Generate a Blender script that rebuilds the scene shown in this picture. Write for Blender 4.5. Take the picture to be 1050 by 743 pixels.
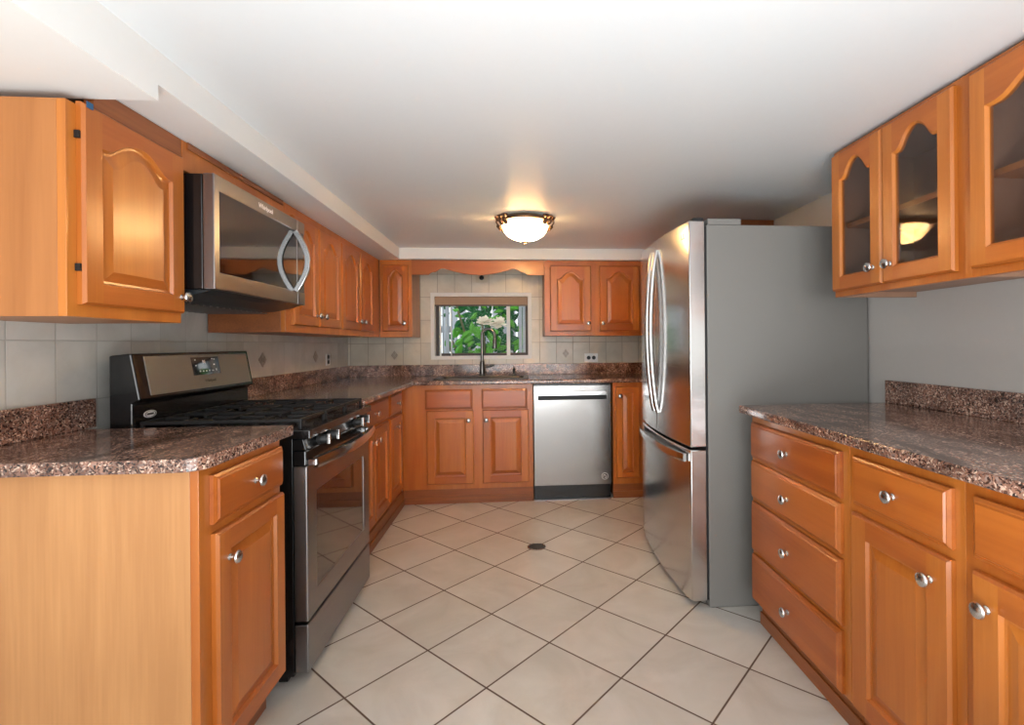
import bpy, bmesh, math, random
from mathutils import Vector, Matrix
random.seed(7)
for o in list(bpy.data.objects): bpy.data.objects.remove(o)
SC = bpy.context.scene; COL = SC.collection; PI = math.pi

# ------------------------------------------------------------------ camera
F, CX, CY, YAW, ROLL = 510.5, 571.6, 352.6, 0.08, -0.0086
cam = bpy.data.objects.new('camera', bpy.data.cameras.new('camera')); COL.objects.link(cam)
fw = Vector((math.sin(YAW), math.cos(YAW), 0)); rt = Vector((math.cos(YAW), -math.sin(YAW), 0)); dn = Vector((0, 0, -1))
r2 = rt*math.cos(ROLL) - dn*math.sin(ROLL); d2 = rt*math.sin(ROLL) + dn*math.cos(ROLL)
# image right = r2 direction, image down = d2 direction
R = Matrix((r2, -d2, -fw)).transposed().to_4x4()
cam.matrix_world = Matrix.Translation((0, 0, 1.15)) @ R
cam.data.sensor_width = 36; cam.data.lens = F/1050*36
cam.data.shift_x = (525-CX)/1050; cam.data.shift_y = (CY-371.5)/1050
cam.data.clip_start = 0.02
SC.camera = cam
SC.view_settings.view_transform = 'Standard'; SC.view_settings.look = 'None'
SC.view_settings.gamma = 1; SC.view_settings.use_curve_mapping = False
SC.view_settings.exposure = 1.06

# ------------------------------------------------------------------ sky and lights
w = bpy.data.worlds.new('daylight'); SC.world = w; w.use_nodes = True
bg = w.node_tree.nodes['Background']; bg.inputs[0].default_value = (0.94, 0.975, 1.0, 1); bg.inputs[1].default_value = .85

def area(name, loc, rot, sx, sy, power, color=(1, 1, 1)):
    l = bpy.data.lights.new(name, 'AREA'); l.shape = 'RECTANGLE'; l.size = sx; l.size_y = sy; l.energy = power; l.color = color
    o = bpy.data.objects.new(name, l); COL.objects.link(o); o.location = loc; o.rotation_euler = rot
    return o
# added soft area light, standing in for daylight from the unseen room behind
area('added_rear_daylight', (0.1, -2.9, 1.1), (PI/2, 0, 0), 2.6, 1.5, 26, (1, 0.99, 0.98))
# added upward fill that brightens the room off the ceiling, no lamp there
area('added_bounce_fill', (0.1, -.15, .45), (PI-.06, 0, 0), 1.3, 1.0, 26, (.92, .97, 1))

# ------------------------------------------------------------------ materials
def lin(c):
    f = lambda v: (v/12.92 if v <= .04045 else ((v+.055)/1.055)**2.4)
    return tuple(f(v/255) for v in c) + (1,)
def newmat(name):
    m = bpy.data.materials.new(name); m.use_nodes = True
    return m, m.node_tree.nodes, m.node_tree.links, m.node_tree.nodes['Principled BSDF']
def plain(name, rgb, rough=.5, metal=0, spec=.5, coat=0, bump=0, var=0.04, nscale=40):
    m, N, L, P = newmat(name)
    tc = N.new('ShaderNodeTexCoord'); nz = N.new('ShaderNodeTexNoise'); nz.inputs['Scale'].default_value = nscale; nz.inputs['Detail'].default_value = 3
    L.new(tc.outputs['Object'], nz.inputs['Vector'])
    mr = N.new('ShaderNodeMapRange'); mr.inputs['To Min'].default_value = 1-var; mr.inputs['To Max'].default_value = 1+var
    L.new(nz.outputs['Fac'], mr.inputs['Value'])
    mx = N.new('ShaderNodeVectorMath'); mx.operation = 'SCALE'; mx.inputs[0].default_value = lin(rgb)[:3]
    L.new(mr.outputs['Result'], mx.inputs['Scale']); L.new(mx.outputs['Vector'], P.inputs['Base Color'])
    P.inputs['Roughness'].default_value = rough; P.inputs['Metallic'].default_value = metal
    P.inputs['Specular IOR Level'].default_value = spec; P.inputs['Coat Weight'].default_value = coat
    if bump:
        b = N.new('ShaderNodeBump'); b.inputs['Strength'].default_value = bump; b.inputs['Distance'].default_value = .002
        L.new(nz.outputs['Fac'], b.inputs['Height']); L.new(b.outputs['Normal'], P.inputs['Normal'])
    return m
def ramp(N, stops):
    r = N.new('ShaderNodeValToRGB'); e = r.color_ramp.elements
    while len(e) < len(stops): e.new(.5)
    for k, (p, c) in enumerate(stops): e[k].position = p; e[k].color = c
    return r
def wood(name, dark, light, axis='z', rough=.3, seed=0, streak=.5):
    m, N, L, P = newmat(name)
    tc = N.new('ShaderNodeTexCoord'); oi = N.new('ShaderNodeObjectInfo')
    off = N.new('ShaderNodeVectorMath'); off.operation = 'ADD'
    sc = N.new('ShaderNodeVectorMath'); sc.operation = 'SCALE'; sc.inputs[0].default_value = (7, 5, 9); L.new(oi.outputs['Random'], sc.inputs['Scale'])
    L.new(tc.outputs['Object'], off.inputs[0]); L.new(sc.outputs['Vector'], off.inputs[1])
    mp = N.new('ShaderNodeMapping'); a = {'z': (9, 9, .8), 'x': (.8, 9, 9)}[axis]; mp.inputs['Scale'].default_value = a; mp.inputs['Location'].default_value = (seed, seed*2, 0)
    L.new(off.outputs['Vector'], mp.inputs['Vector'])
    n1 = N.new('ShaderNodeTexNoise'); n1.inputs['Scale'].default_value = 1.1; n1.inputs['Detail'].default_value = 4; n1.inputs['Distortion'].default_value = .6
    L.new(mp.outputs['Vector'], n1.inputs['Vector'])
    mp2 = N.new('ShaderNodeMapping'); b = {'z': (130, 130, 5), 'x': (5, 130, 130)}[axis]; mp2.inputs['Scale'].default_value = b
    L.new(off.outputs['Vector'], mp2.inputs['Vector'])
    n2 = N.new('ShaderNodeTexNoise'); n2.inputs['Scale'].default_value = 1; n2.inputs['Detail'].default_value = 2
    L.new(mp2.outputs['Vector'], n2.inputs['Vector'])
    ad = N.new('ShaderNodeMath'); ad.operation = 'MULTIPLY_ADD'; ad.inputs[1].default_value = streak*.5
    L.new(n2.outputs['Fac'], ad.inputs[0]); L.new(n1.outputs['Fac'], ad.inputs[2])
    s2 = N.new('ShaderNodeMath'); s2.operation = 'MULTIPLY_ADD'; s2.inputs[1].default_value = .28; s2.inputs[2].default_value = -.14-streak*.25
    L.new(oi.outputs['Random'], s2.inputs[0])
    s3 = N.new('ShaderNodeMath'); s3.operation = 'ADD'; L.new(ad.outputs[0], s3.inputs[0]); L.new(s2.outputs[0], s3.inputs[1])
    r = ramp(N, [(.25, lin(dark)), (.75, lin(light))]); L.new(s3.outputs[0], r.inputs['Fac'])
    L.new(r.outputs['Color'], P.inputs['Base Color'])
    P.inputs['Roughness'].default_value = rough; P.inputs['Coat Weight'].default_value = .14; P.inputs['Coat Roughness'].default_value = .18
    return m
def granite(name):
    m, N, L, P = newmat(name)
    tc = N.new('ShaderNodeTexCoord')
    v = N.new('ShaderNodeTexVoronoi'); v.inputs['Scale'].default_value = 250
    dn_ = N.new('ShaderNodeTexNoise'); dn_.inputs['Scale'].default_value = 60; dn_.inputs['Detail'].default_value = 3
    L.new(tc.outputs['Object'], dn_.inputs['Vector'])
    mixv = N.new('ShaderNodeVectorMath'); mixv.operation = 'MULTIPLY_ADD'; mixv.inputs[1].default_value = (.02, .02, .02)
    L.new(dn_.outputs['Color'], mixv.inputs[0]); L.new(tc.outputs['Object'], mixv.inputs[2]); L.new(mixv.outputs['Vector'], v.inputs['Vector'])
    sep = N.new('ShaderNodeSeparateColor'); L.new(v.outputs['Color'], sep.inputs[0])
    r = ramp(N, [(0, lin((34, 28, 26))), (.18, lin((74, 54, 47))), (.34, lin((134, 98, 83))), (.60, lin((158, 120, 101))), (.80, lin((128, 111, 104))), (.93, lin((218, 190, 168)))])
    r.color_ramp.interpolation = 'LINEAR'; L.new(sep.outputs[0], r.inputs['Fac'])
    n = N.new('ShaderNodeTexNoise'); n.inputs['Scale'].default_value = 6.5; n.inputs['Detail'].default_value = 5; n.inputs['Distortion'].default_value = 1.2
    mp = N.new('ShaderNodeMapping'); mp.inputs['Scale'].default_value = (1.9, .6, 1.3); L.new(tc.outputs['Object'], mp.inputs['Vector']); L.new(mp.outputs['Vector'], n.inputs['Vector'])
    r2_ = ramp(N, [(.36, (.38, .33, .32, 1)), (.55, (.95, .9, .9, 1)), (.72, (1.25, 1.2, 1.2, 1))]); L.new(n.outputs['Fac'], r2_.inputs['Fac'])
    mx = N.new('ShaderNodeMix'); mx.data_type = 'RGBA'; mx.blend_type = 'MULTIPLY'; mx.inputs['Factor'].default_value = 1
    L.new(r.outputs['Color'], mx.inputs['A']); L.new(r2_.outputs['Color'], mx.inputs['B']); L.new(mx.outputs['Result'], P.inputs['Base Color'])
    P.inputs['Roughness'].default_value = .13; P.inputs['Specular IOR Level'].default_value = .6
    return m
def tiles(name, au, av, su, sv, ou, ov, grout_w, c_lo, c_hi, c_grout, rot=0, rough=.25, nscale=3, bump=.4):
    m, N, L, P = newmat(name)
    tc = N.new('ShaderNodeTexCoord'); sp = N.new('ShaderNodeSeparateXYZ'); L.new(tc.outputs['Object'], sp.inputs[0])
    def M(op, a, b=None):
        n = N.new('ShaderNodeMath'); n.operation = op
        for k, q in enumerate((a, b)):
            if q is None: continue
            if isinstance(q, (int, float)): n.inputs[k].default_value = q
            else: L.new(q, n.inputs[k])
        return n.outputs[0]
    U = M('SUBTRACT', sp.outputs[au], ou); V = M('SUBTRACT', sp.outputs[av], ov)
    if rot:
        c, s = math.cos(rot), math.sin(rot)
        U, V = M('ADD', M('MULTIPLY', U, c), M('MULTIPLY', V, s)), M('SUBTRACT', M('MULTIPLY', V, c), M('MULTIPLY', U, s))
    ds = []; ids = []
    for q, s in ((U, su), (V, sv)):
        t = M('DIVIDE', q, s); fl = M('FLOOR', t); fr = M('SUBTRACT', t, fl); ids.append(fl)
        ds.append(M('MULTIPLY', M('MINIMUM', fr, M('SUBTRACT', 1.0, fr)), s))
    d = M('MINIMUM', ds[0], ds[1])
    mr = N.new('ShaderNodeMapRange'); mr.inputs['From Min'].default_value = grout_w*.35; mr.inputs['From Max'].default_value = grout_w*.65; L.new(d, mr.inputs['Value'])
    idv = N.new('ShaderNodeCombineXYZ'); L.new(ids[0], idv.inputs[0]); L.new(ids[1], idv.inputs[1])
    wn = N.new('ShaderNodeTexWhiteNoise'); wn.noise_dimensions = '3D'; L.new(idv.outputs[0], wn.inputs['Vector'])
    of = N.new('ShaderNodeVectorMath'); of.operation = 'MULTIPLY_ADD'; of.inputs[1].default_value = (8, 8, 8); L.new(wn.outputs['Color'], of.inputs[0]); L.new(tc.outputs['Object'], of.inputs[2])
    nz = N.new('ShaderNodeTexNoise'); nz.inputs['Scale'].default_value = nscale; nz.inputs['Detail'].default_value = 7; nz.inputs['Roughness'].default_value = .6; nz.inputs['Distortion'].default_value = .8
    L.new(of.outputs[0], nz.inputs['Vector'])
    fac = M('ADD', M('MULTIPLY', nz.outputs['Fac'], .8), M('MULTIPLY', wn.outputs['Value'], .2))
    r = ramp(N, [(.3, lin(c_lo)), (.68, lin(c_hi))]); L.new(fac, r.inputs['Fac'])
    mx = N.new('ShaderNodeMix'); mx.data_type = 'RGBA'; mx.inputs['A'].default_value = lin(c_grout); L.new(mr.outputs['Result'], mx.inputs['Factor']); L.new(r.outputs['Color'], mx.inputs['B'])
    L.new(mx.outputs['Result'], P.inputs['Base Color'])
    rr = N.new('ShaderNodeMapRange'); rr.inputs['To Min'].default_value = .85; rr.inputs['To Max'].default_value = rough; L.new(mr.outputs['Result'], rr.inputs['Value']); L.new(rr.outputs['Result'], P.inputs['Roughness'])
    hh = M('ADD', mr.outputs['Result'], M('MULTIPLY', nz.outputs['Fac'], .25))
    b = N.new('ShaderNodeBump'); b.inputs['Strength'].default_value = bump; b.inputs['Distance'].default_value = .0015; L.new(hh, b.inputs['Height']); L.new(b.outputs['Normal'], P.inputs['Normal'])
    return m
def steel(name, rgb, rough, axis='z'):
    m, N, L, P = newmat(name)
    tc = N.new('ShaderNodeTexCoord'); mp = N.new('ShaderNodeMapping'); mp.inputs['Scale'].default_value = (2, 2, 400) if axis == 'x' else (400, 400, 2)
    L.new(tc.outputs['Object'], mp.inputs['Vector']); nz = N.new('ShaderNodeTexNoise'); nz.inputs['Scale'].default_value = 1; nz.inputs['Detail'].default_value = 2; L.new(mp.outputs['Vector'], nz.inputs['Vector'])
    mr = N.new('ShaderNodeMapRange'); mr.inputs['To Min'].default_value = rough*.8; mr.inputs['To Max'].default_value = rough*1.2; L.new(nz.outputs['Fac'], mr.inputs['Value']); L.new(mr.outputs['Result'], P.inputs['Roughness'])
    P.inputs['Base Color'].default_value = lin(rgb); P.inputs['Metallic'].default_value = 1
    b = N.new('ShaderNodeBump'); b.inputs['Strength'].default_value = .03; b.inputs['Distance'].default_value = .0005; L.new(nz.outputs['Fac'], b.inputs['Height']); L.new(b.outputs['Normal'], P.inputs['Normal'])
    return m
def glassy(name, tint, refl=.1, rough=.02):
    m = bpy.data.materials.new(name); m.use_nodes = True; N = m.node_tree.nodes; L = m.node_tree.links; N.clear()
    out = N.new('ShaderNodeOutputMaterial'); t = N.new('ShaderNodeBsdfTransparent'); t.inputs[0].default_value = tint
    g = N.new('ShaderNodeBsdfGlossy'); g.inputs['Roughness'].default_value = rough
    lw = N.new('ShaderNodeLayerWeight'); lw.inputs['Blend'].default_value = .5
    pw = N.new('ShaderNodeMath'); pw.operation = 'POWER'; pw.inputs[1].default_value = 4.5; L.new(lw.outputs['Facing'], pw.inputs[0])
    ad = N.new('ShaderNodeMath'); ad.operation = 'MULTIPLY_ADD'; ad.inputs[1].default_value = .7; ad.inputs[2].default_value = refl; L.new(pw.outputs[0], ad.inputs[0])
    mx = N.new('ShaderNodeMixShader'); L.new(ad.outputs[0], mx.inputs[0]); L.new(t.outputs[0], mx.inputs[1]); L.new(g.outputs[0], mx.inputs[2]); L.new(mx.outputs[0], out.inputs[0])
    return m
def emit(name, rgb, strength, rough=.3):
    m, N, L, P = newmat(name)
    tc = N.new('ShaderNodeTexCoord'); nz = N.new('ShaderNodeTexNoise'); nz.inputs['Scale'].default_value = 12; nz.inputs['Detail'].default_value = 3; nz.inputs['Distortion'].default_value = 2
    L.new(tc.outputs['Object'], nz.inputs['Vector'])
    r = ramp(N, [(.35, lin((255, 190, 95))), (.6, lin(rgb))]); L.new(nz.outputs['Fac'], r.inputs['Fac'])
    L.new(r.outputs['Color'], P.inputs['Emission Color']); P.inputs['Emission Strength'].default_value = strength
    P.inputs['Base Color'].default_value = lin((240, 225, 190)); P.inputs['Roughness'].default_value = rough
    return m

WV = wood('maple_stile', (164, 87, 29), (194, 117, 47))
WH = wood('maple_rail', (154, 77, 26), (184, 103, 40), axis='x', seed=3)
WP = wood('maple_end_panel', (180, 126, 76), (202, 147, 93), rough=.42, streak=.9)
WU = wood('maple_upper_side', (158, 96, 46), (178, 114, 60), rough=.42, streak=.7)
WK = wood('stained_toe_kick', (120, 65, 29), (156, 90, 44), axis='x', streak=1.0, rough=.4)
WI = wood('cabinet_interior', (150, 112, 90), (170, 132, 108), rough=.5)
GR = granite('red_brown_granite')
FLOOR = tiles('beige_floor_tile', 0, 1, .325, .325, -.1203, 2.1432, .0065, (190, 184, 175), (213, 209, 202), (92, 70, 56), rot=-PI/4+.0136, rough=.32, nscale=4)
TL = tiles('left_wall_tile_lit_tone', 1, 2, .148, .192, 1.476, 1.174, .004, (194, 193, 185), (216, 214, 207), (176, 174, 166), rough=.22, nscale=5)  # same tile as the back wall, paled to put the near light into its colour
TB = tiles('back_wall_tile', 0, 2, .142, .192, -.664, 1.166, .004, (198, 187, 168), (220, 211, 194), (156, 143, 124), rough=.25, nscale=6)
WHITE = plain('white_paint', (232, 231, 228), .5, var=.01)
CEIL = plain('satin_ceiling_paint', (224, 226, 227), .42, spec=.5, var=.01)
GREYW = plain('grey_wall_paint', (198, 195, 191), .6, var=.015)
WTRIM = plain('white_window_trim', (235, 233, 228), .4)
SS = steel('brushed_stainless', (150, 148, 146), .2, 'x')
SSD = steel('dark_stainless', (146, 145, 146), .30, 'x')
SSF = steel('smooth_stainless', (206, 205, 204), .19, 'x')
SATIN = plain('satin_nickel', (205, 203, 200), .24, metal=1, var=.02)
BLACK = plain('black_enamel', (14, 14, 15), .22, coat=.3)
BLKM = plain('black_matte_iron', (20, 20, 21), .5, bump=.2)
BGLASS = plain('black_glass', (14, 14, 15), .05, spec=.9, coat=.6)
DKTEAL = plain('dark_underside', (30, 38, 42), .35)
FRG = plain('grey_textured_side', (130, 128, 124), .45, bump=.12, nscale=500, var=.03)
FRD = plain('dark_gasket', (28, 28, 30), .6)
BRONZE = plain('aged_bronze', (122, 92, 70), .35, metal=.8)
BRICK = plain('accent_tile_diamond', (160, 148, 132), .3, var=.2, nscale=90)
PLAST = plain('ivory_plastic', (246, 244, 240), .4)
PLASTD = plain('dark_slot', (40, 36, 32), .5)
SINKM = plain('black_composite', (26, 25, 27), .3)
FAUC = plain('dark_brushed_nickel', (120, 116, 112), .22, metal=1)
BLIND = plain('brown_blind_fabric', (166, 140, 120), .8, bump=.2, nscale=300)
DKBR = plain('dark_brown_frame', (58, 42, 38), .45)
LEAF = plain('leaf_green', (84, 156, 46), .5, spec=.15, var=.45, nscale=9)
LEAF2 = plain('leaf_deep_green', (30, 96, 46), .5, spec=.15, var=.4, nscale=9)
PETAL = plain('cream_petal', (252, 240, 224), .6, var=.08, nscale=30)
SLAT = plain('pale_grey_slat', (176, 180, 190), .6)
GROUND = plain('garden_soil', (120, 112, 96), .9, var=.2)
INK = plain('dark_lettering', (40, 40, 42), .4)
INKW = plain('white_lettering', (235, 235, 235), .4)
CLEAR = glassy('clear_glass', (.97, .985, .98, 1), .004)
CABGL = glassy('smoked_cabinet_glass', (.84, .82, .81, 1), .05, .03)
LAMPG, N_, L_, P_ = newmat('alabaster_glass')
_o = [n for n in N_ if n.type == 'OUTPUT_MATERIAL'][0]; _tc = N_.new('ShaderNodeTexCoord'); _n = N_.new('ShaderNodeTexNoise'); _n.inputs['Scale'].default_value = 14; _n.inputs['Distortion'].default_value = 2.5
L_.new(_tc.outputs['Object'], _n.inputs['Vector']); _r = ramp(N_, [(.35, lin((238, 186, 104))), (.6, lin((250, 228, 184)))]); L_.new(_n.outputs['Fac'], _r.inputs['Fac'])
_t = N_.new('ShaderNodeBsdfTranslucent'); L_.new(_r.outputs['Color'], _t.inputs['Color'])
_g = N_.new('ShaderNodeBsdfGlossy'); _g.inputs['Roughness'].default_value = .15; _m = N_.new('ShaderNodeMixShader'); _m.inputs[0].default_value = .06
L_.new(_t.outputs[0], _m.inputs[1]); L_.new(_g.outputs[0], _m.inputs[2]); L_.new(_m.outputs[0], _o.inputs[0])
TAPE = plain('blue_tape', (40, 90, 130), .6)

# ------------------------------------------------------------------ mesh helpers
class MB:
    def __init__(s): s.v = []; s.f = []; s.m = []
    def quad(s, pts, m=0):
        i = len(s.v); s.v += [tuple(p) for p in pts]; s.f.append(tuple(range(i, i+len(pts)))); s.m.append(m)
    def box(s, x0, x1, y0, y1, z0, z1, m=0):
        i = len(s.v)
        s.v += [(x0,y0,z0),(x1,y0,z0),(x1,y1,z0),(x0,y1,z0),(x0,y0,z1),(x1,y0,z1),(x1,y1,z1),(x0,y1,z1)]
        for q in ((0,3,2,1),(4,5,6,7),(0,1,5,4),(1,2,6,5),(2,3,7,6),(3,0,4,7)):
            s.f.append(tuple(i+k for k in q)); s.m.append(m)
        return s
    def sweep(s, pts, prof, closed=False, m=0, up=(0, 0, 1)):
        """sweep a closed 2D profile [(a,b)..] along pts; a along side vector, b along up-ish vector"""
        n = len(pts); P = [Vector(p) for p in pts]; rings = []
        for k in range(n):
            a = P[k-1] if (k or closed) else P[k]; b = P[(k+1) % n] if (k < n-1 or closed) else P[k]
            t = (b-a).normalized(); U = Vector(up)
            if abs(t.dot(U)) > .98: U = Vector((1, 0, 0)) if abs(t.x) < .9 else Vector((0, 1, 0))
            sd = t.cross(U).normalized(); u = sd.cross(t).normalized()
            i = len(s.v); s.v += [tuple(P[k]+sd*p+u*q) for p, q in prof]; rings.append(i)
        c = len(prof)
        for k in range(n if closed else n-1):
            i, j = rings[k], rings[(k+1) % n]
            for q in range(c):
                s.f.append((i+q, i+(q+1) % c, j+(q+1) % c, j+q)); s.m.append(m)
        if not closed:
            s.f.append(tuple(rings[0]+q for q in reversed(range(c)))); s.m.append(m)
            s.f.append(tuple(rings[-1]+q for q in range(c))); s.m.append(m)
        return s
    def tube(s, pts, r, seg=10, m=0, closed=False, up=(0, 0, 1)):
        return s.sweep(pts, [(r*math.cos(2*PI*k/seg), r*math.sin(2*PI*k/seg)) for k in range(seg)], closed, m, up)
    def lathe(s, prof, c=(0, 0, 0), axis='z', seg=24, m=0):
        """prof [(radius, height)]"""
        rings = []
        for r, hgt in prof:
            i = len(s.v)
            for k in range(seg):
                a = 2*PI*k/seg; x, y = r*math.cos(a), r*math.sin(a)
                p = {'z': (x, y, hgt), '-y': (x, -hgt, y), 'x': (hgt, x, y)}[axis]
                s.v.append((c[0]+p[0], c[1]+p[1], c[2]+p[2]))
            rings.append(i)
        for a, b in zip(rings, rings[1:]):
            for k in range(seg):
                s.f.append((a+k, a+(k+1) % seg, b+(k+1) % seg, b+k)); s.m.append(m)
        s.f.append(tuple(rings[0]+k for k in reversed(range(seg)))); s.m.append(m)
        s.f.append(tuple(rings[-1]+k for k in range(seg))); s.m.append(m)
        return s
    def prism(s, poly, a0, a1, plane='xy', m=0):
        """extrude a simple polygon; plane xy -> along z, xz -> along y, yz -> along x"""
        f3 = {'xy': lambda p, a: (p[0], p[1], a), 'xz': lambda p, a: (p[0], a, p[1]), 'yz': lambda p, a: (a, p[0], p[1])}[plane]
        i = len(s.v); n = len(poly)
        s.v += [f3(p, a0) for p in poly] + [f3(p, a1) for p in poly]
        s.f.append(tuple(i+k for k in reversed(range(n)))); s.m.append(m)
        s.f.append(tuple(i+n+k for k in range(n))); s.m.append(m)
        for k in range(n):
            s.f.append((i+k, i+(k+1) % n, i+n+(k+1) % n, i+n+k)); s.m.append(m)
        return s
    def build(s, name, mats, parent=None, bevel=0, smooth=False, seg=2, fix=True, merge=False):
        me = bpy.data.meshes.new(name); me.from_pydata(s.v, [], s.f)
        if not isinstance(mats, (list, tuple)): mats = [mats]
        for q in mats: me.materials.append(q)
        for p, q in zip(me.polygons, s.m): p.material_index = q
        if fix or merge:
            bm = bmesh.new(); bm.from_mesh(me)
            if merge: bmesh.ops.remove_doubles(bm, verts=bm.verts, dist=1e-5)
            if fix: bmesh.ops.recalc_face_normals(bm, faces=bm.faces)
            bm.to_mesh(me); bm.free()
        if smooth:
            me.shade_smooth(); me.set_sharp_from_angle(angle=math.radians(38))
        o = bpy.data.objects.new(name, me); COL.objects.link(o)
        if parent: o.parent = parent
        if bevel:
            b = o.modifiers.new('edge', 'BEVEL'); b.width = bevel; b.segments = seg; b.limit_method = 'ANGLE'; b.angle_limit = math.radians(40)
        return o
def holed(name, mat, outer, holes, a0, a1, plane='xy', parent=None, bevel=0):
    bm = bmesh.new(); ed = []
    f3 = {'xy': lambda p: (p[0], p[1], a0), 'xz': lambda p: (p[0], a0, p[1])}[plane]
    for lp in [outer]+holes:
        vs = [bm.verts.new(f3(p)) for p in lp]
        for k in range(len(vs)): ed.append(bm.edges.new((vs[k], vs[(k+1) % len(vs)])))
    bmesh.ops.triangle_fill(bm, use_beauty=True, use_dissolve=False, edges=ed)
    fs = list(bm.faces)
    r = bmesh.ops.extrude_face_region(bm, geom=fs)
    d = (0, 0, a1-a0) if plane == 'xy' else (0, a1-a0, 0)
    bmesh.ops.translate(bm, vec=d, verts=[g for g in r['geom'] if isinstance(g, bmesh.types.BMVert)])
    bmesh.ops.recalc_face_normals(bm, faces=bm.faces)
    me = bpy.data.meshes.new(name); bm.to_mesh(me); bm.free(); me.materials.append(mat)
    o = bpy.data.objects.new(name, me); COL.objects.link(o)
    if parent: o.parent = parent
    if bevel:
        b = o.modifiers.new('edge', 'BEVEL'); b.width = bevel; b.segments = 3; b.limit_method = 'ANGLE'; b.angle_limit = math.radians(40)
    return o
def text(name, s, size, mat, parent, loc, rot, depth=.0006):
    cu = bpy.data.curves.new(name, 'FONT'); cu.body = s; cu.size = size; cu.extrude = depth; cu.align_x = 'CENTER'; cu.align_y = 'CENTER'
    t = bpy.data.objects.new(name+'_tmp', cu); COL.objects.link(t)
    bpy.context.view_layer.update()
    me = bpy.data.meshes.new_from_object(t.evaluated_get(bpy.context.evaluated_depsgraph_get()))
    bpy.data.objects.remove(t); me.materials.clear(); me.materials.append(mat)
    o = bpy.data.objects.new(name, me); COL.objects.link(o); o.parent = parent; o.location = loc; o.rotation_euler = rot
    return o
def tag(o, label, cat, group=None, kind=None):
    o['label'] = label; o['category'] = cat
    if group: o['group'] = group
    if kind: o['kind'] = kind
    return o
def thing(name, label, cat, loc=(0, 0, 0), rz=0, group=None):
    o = bpy.data.objects.new(name, None); COL.objects.link(o); o.empty_display_size = .05
    o.location = loc; o.rotation_euler = (0, 0, rz)
    return tag(o, label, cat, group)
def struct(o, label=None):
    o['kind'] = 'structure'
    if label: o['label'] = label
    return o
LEFT, BACK, RIGHT = PI/2, 0, -PI/2

# ------------------------------------------------------------------ the room
XL, XR, YB, ZC, YO = -1.40, 1.565, 4.236, 1.893, -3.0
struct(MB().box(XL-.1, XR+.1, YO, YB+.1, -.08, 0).build('floor', FLOOR), 'floor of large beige tiles laid diagonally')
YW = -.7
struct(MB().box(XL-.1, XR+.1, YW, YB+.1, ZC, ZC+.08).build('ceiling', CEIL), 'low white ceiling')
wl = struct(MB().box(XL-.1, XL, YW, YB, 0, ZC).build('wall_left', WHITE), 'left wall')
struct(MB().box(XR, XR+.1, YW, YB, 0, ZC).build('wall_right', GREYW), 'grey painted right wall')
WX0, WX1, WZ0, WZ1 = -.712, .112, 1.036, 1.578
wb = struct(holed('wall_back', WHITE, [(XL-.1, 0), (XR+.1, 0), (XR+.1, ZC), (XL-.1, ZC)], [[(WX0, WZ0), (WX1, WZ0), (WX1, WZ1), (WX0, WZ1)]], YB, YB+.14, 'xz'), 'back wall with the window')
# tile on the walls (glued to the wall: a structure child), accent diamonds
bt = holed('tile_backsplash', TB, [(XL, .80), (XR, .80), (XR, 1.80), (XL, 1.80)], [[(WX0, WZ0), (WX1, WZ0), (WX1, WZ1), (WX0, WZ1)]], YB-.006, YB, 'xz', wb)
struct(bt, 'beige tiled backsplash')
lt = MB().box(XL, XL+.006, .6, YB-.006, .80, 1.80).build('tile_backsplash', TL, wl); struct(lt, 'tiled backsplash, its tone paled for the light on it')
def diamond(par, u, z, du, dz, wall):
    b = MB(); t = .0025
    # four small facets with thin gaps
    for su, sz in ((1, 0), (-1, 0), (0, 1), (0, -1)):
        cu, cz = u+su*du*.5, z+sz*dz*.5
        poly = [(cu-du*.46, cz), (cu, cz-dz*.46), (cu+du*.46, cz), (cu, cz+dz*.46)]
        if wall == 'back': b.prism(poly, YB-.006-t, YB-.006, 'xz')
        else: b.prism(poly, XL+.006, XL+.006+t, 'yz')
    o = b.build('accent_diamond', BRICK, par); struct(o)
for u in (-1.02, .409): diamond(bt, u, 1.069, .030, .040, 'back')
for u in (2.849, 3.568): diamond(lt, u, 1.077, .044, .042, 'left')
# dropped soffits
struct(MB().box(XL, -.891, 1.322, YB, 1.808, ZC).build('trim_1', WHITE), 'long white soffit above the left cabinets')
struct(MB().box(XL, -.891, YW, 1.322, 1.767, ZC).build('trim_2', WHITE), 'slightly lower white soffit nearest the camera on the left')
struct(MB().box(-.891, 1.055, 3.872, YB, 1.808, ZC).build('trim_3', WHITE), 'white soffit above the window')
struct(MB().box(1.055, XR, 3.26, YB, 1.808, ZC).build('trim_4', WHITE), 'short white soffit behind the refrigerator')

# window
wn = bpy.data.objects.new('window_1', None); COL.objects.link(wn); wn.location = ((WX0+WX1)/2, YB, WZ0); struct(wn, 'small horizontal sliding window over the sink')
def wpart(name, b, mat, bevel=0):
    o = b.build(name, mat, wn, bevel); o.matrix_parent_inverse = Matrix.Translation((-(WX0+WX1)/2, -YB, -WZ0)); struct(o); return o
b = MB(); t = .022
for (x0, x1, z0, z1) in ((WX0-.008, WX0+t, WZ0-.008, WZ1+.008), (WX1-t, WX1+.008, WZ0-.008, WZ1+.008), (WX0+t, WX1-t, WZ1-t, WZ1+.008), (WX0+t, WX1-t, WZ0-.008, WZ0+t)):
    b.box(x0, x1, YB-.018, YB+.03, z0, z1)
wpart('window_casing', b, WTRIM)
b = MB()
for (x0, x1, z0, z1) in ((WX0+.001, WX0+.02, WZ0+.001, WZ1-.001), (WX1-.02, WX1-.001, WZ0+.001, WZ1-.001), (WX0+.02, WX1-.02, WZ1-.02, WZ1-.001), (WX0+.02, WX1-.02, WZ0+.001, WZ0+.02)):
    b.box(x0, x1, YB+.031, YB+.125, z0, z1)
wpart('window_jamb', b, WTRIM)
b = MB(); yy = (YB+.075, YB+.11)
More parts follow.
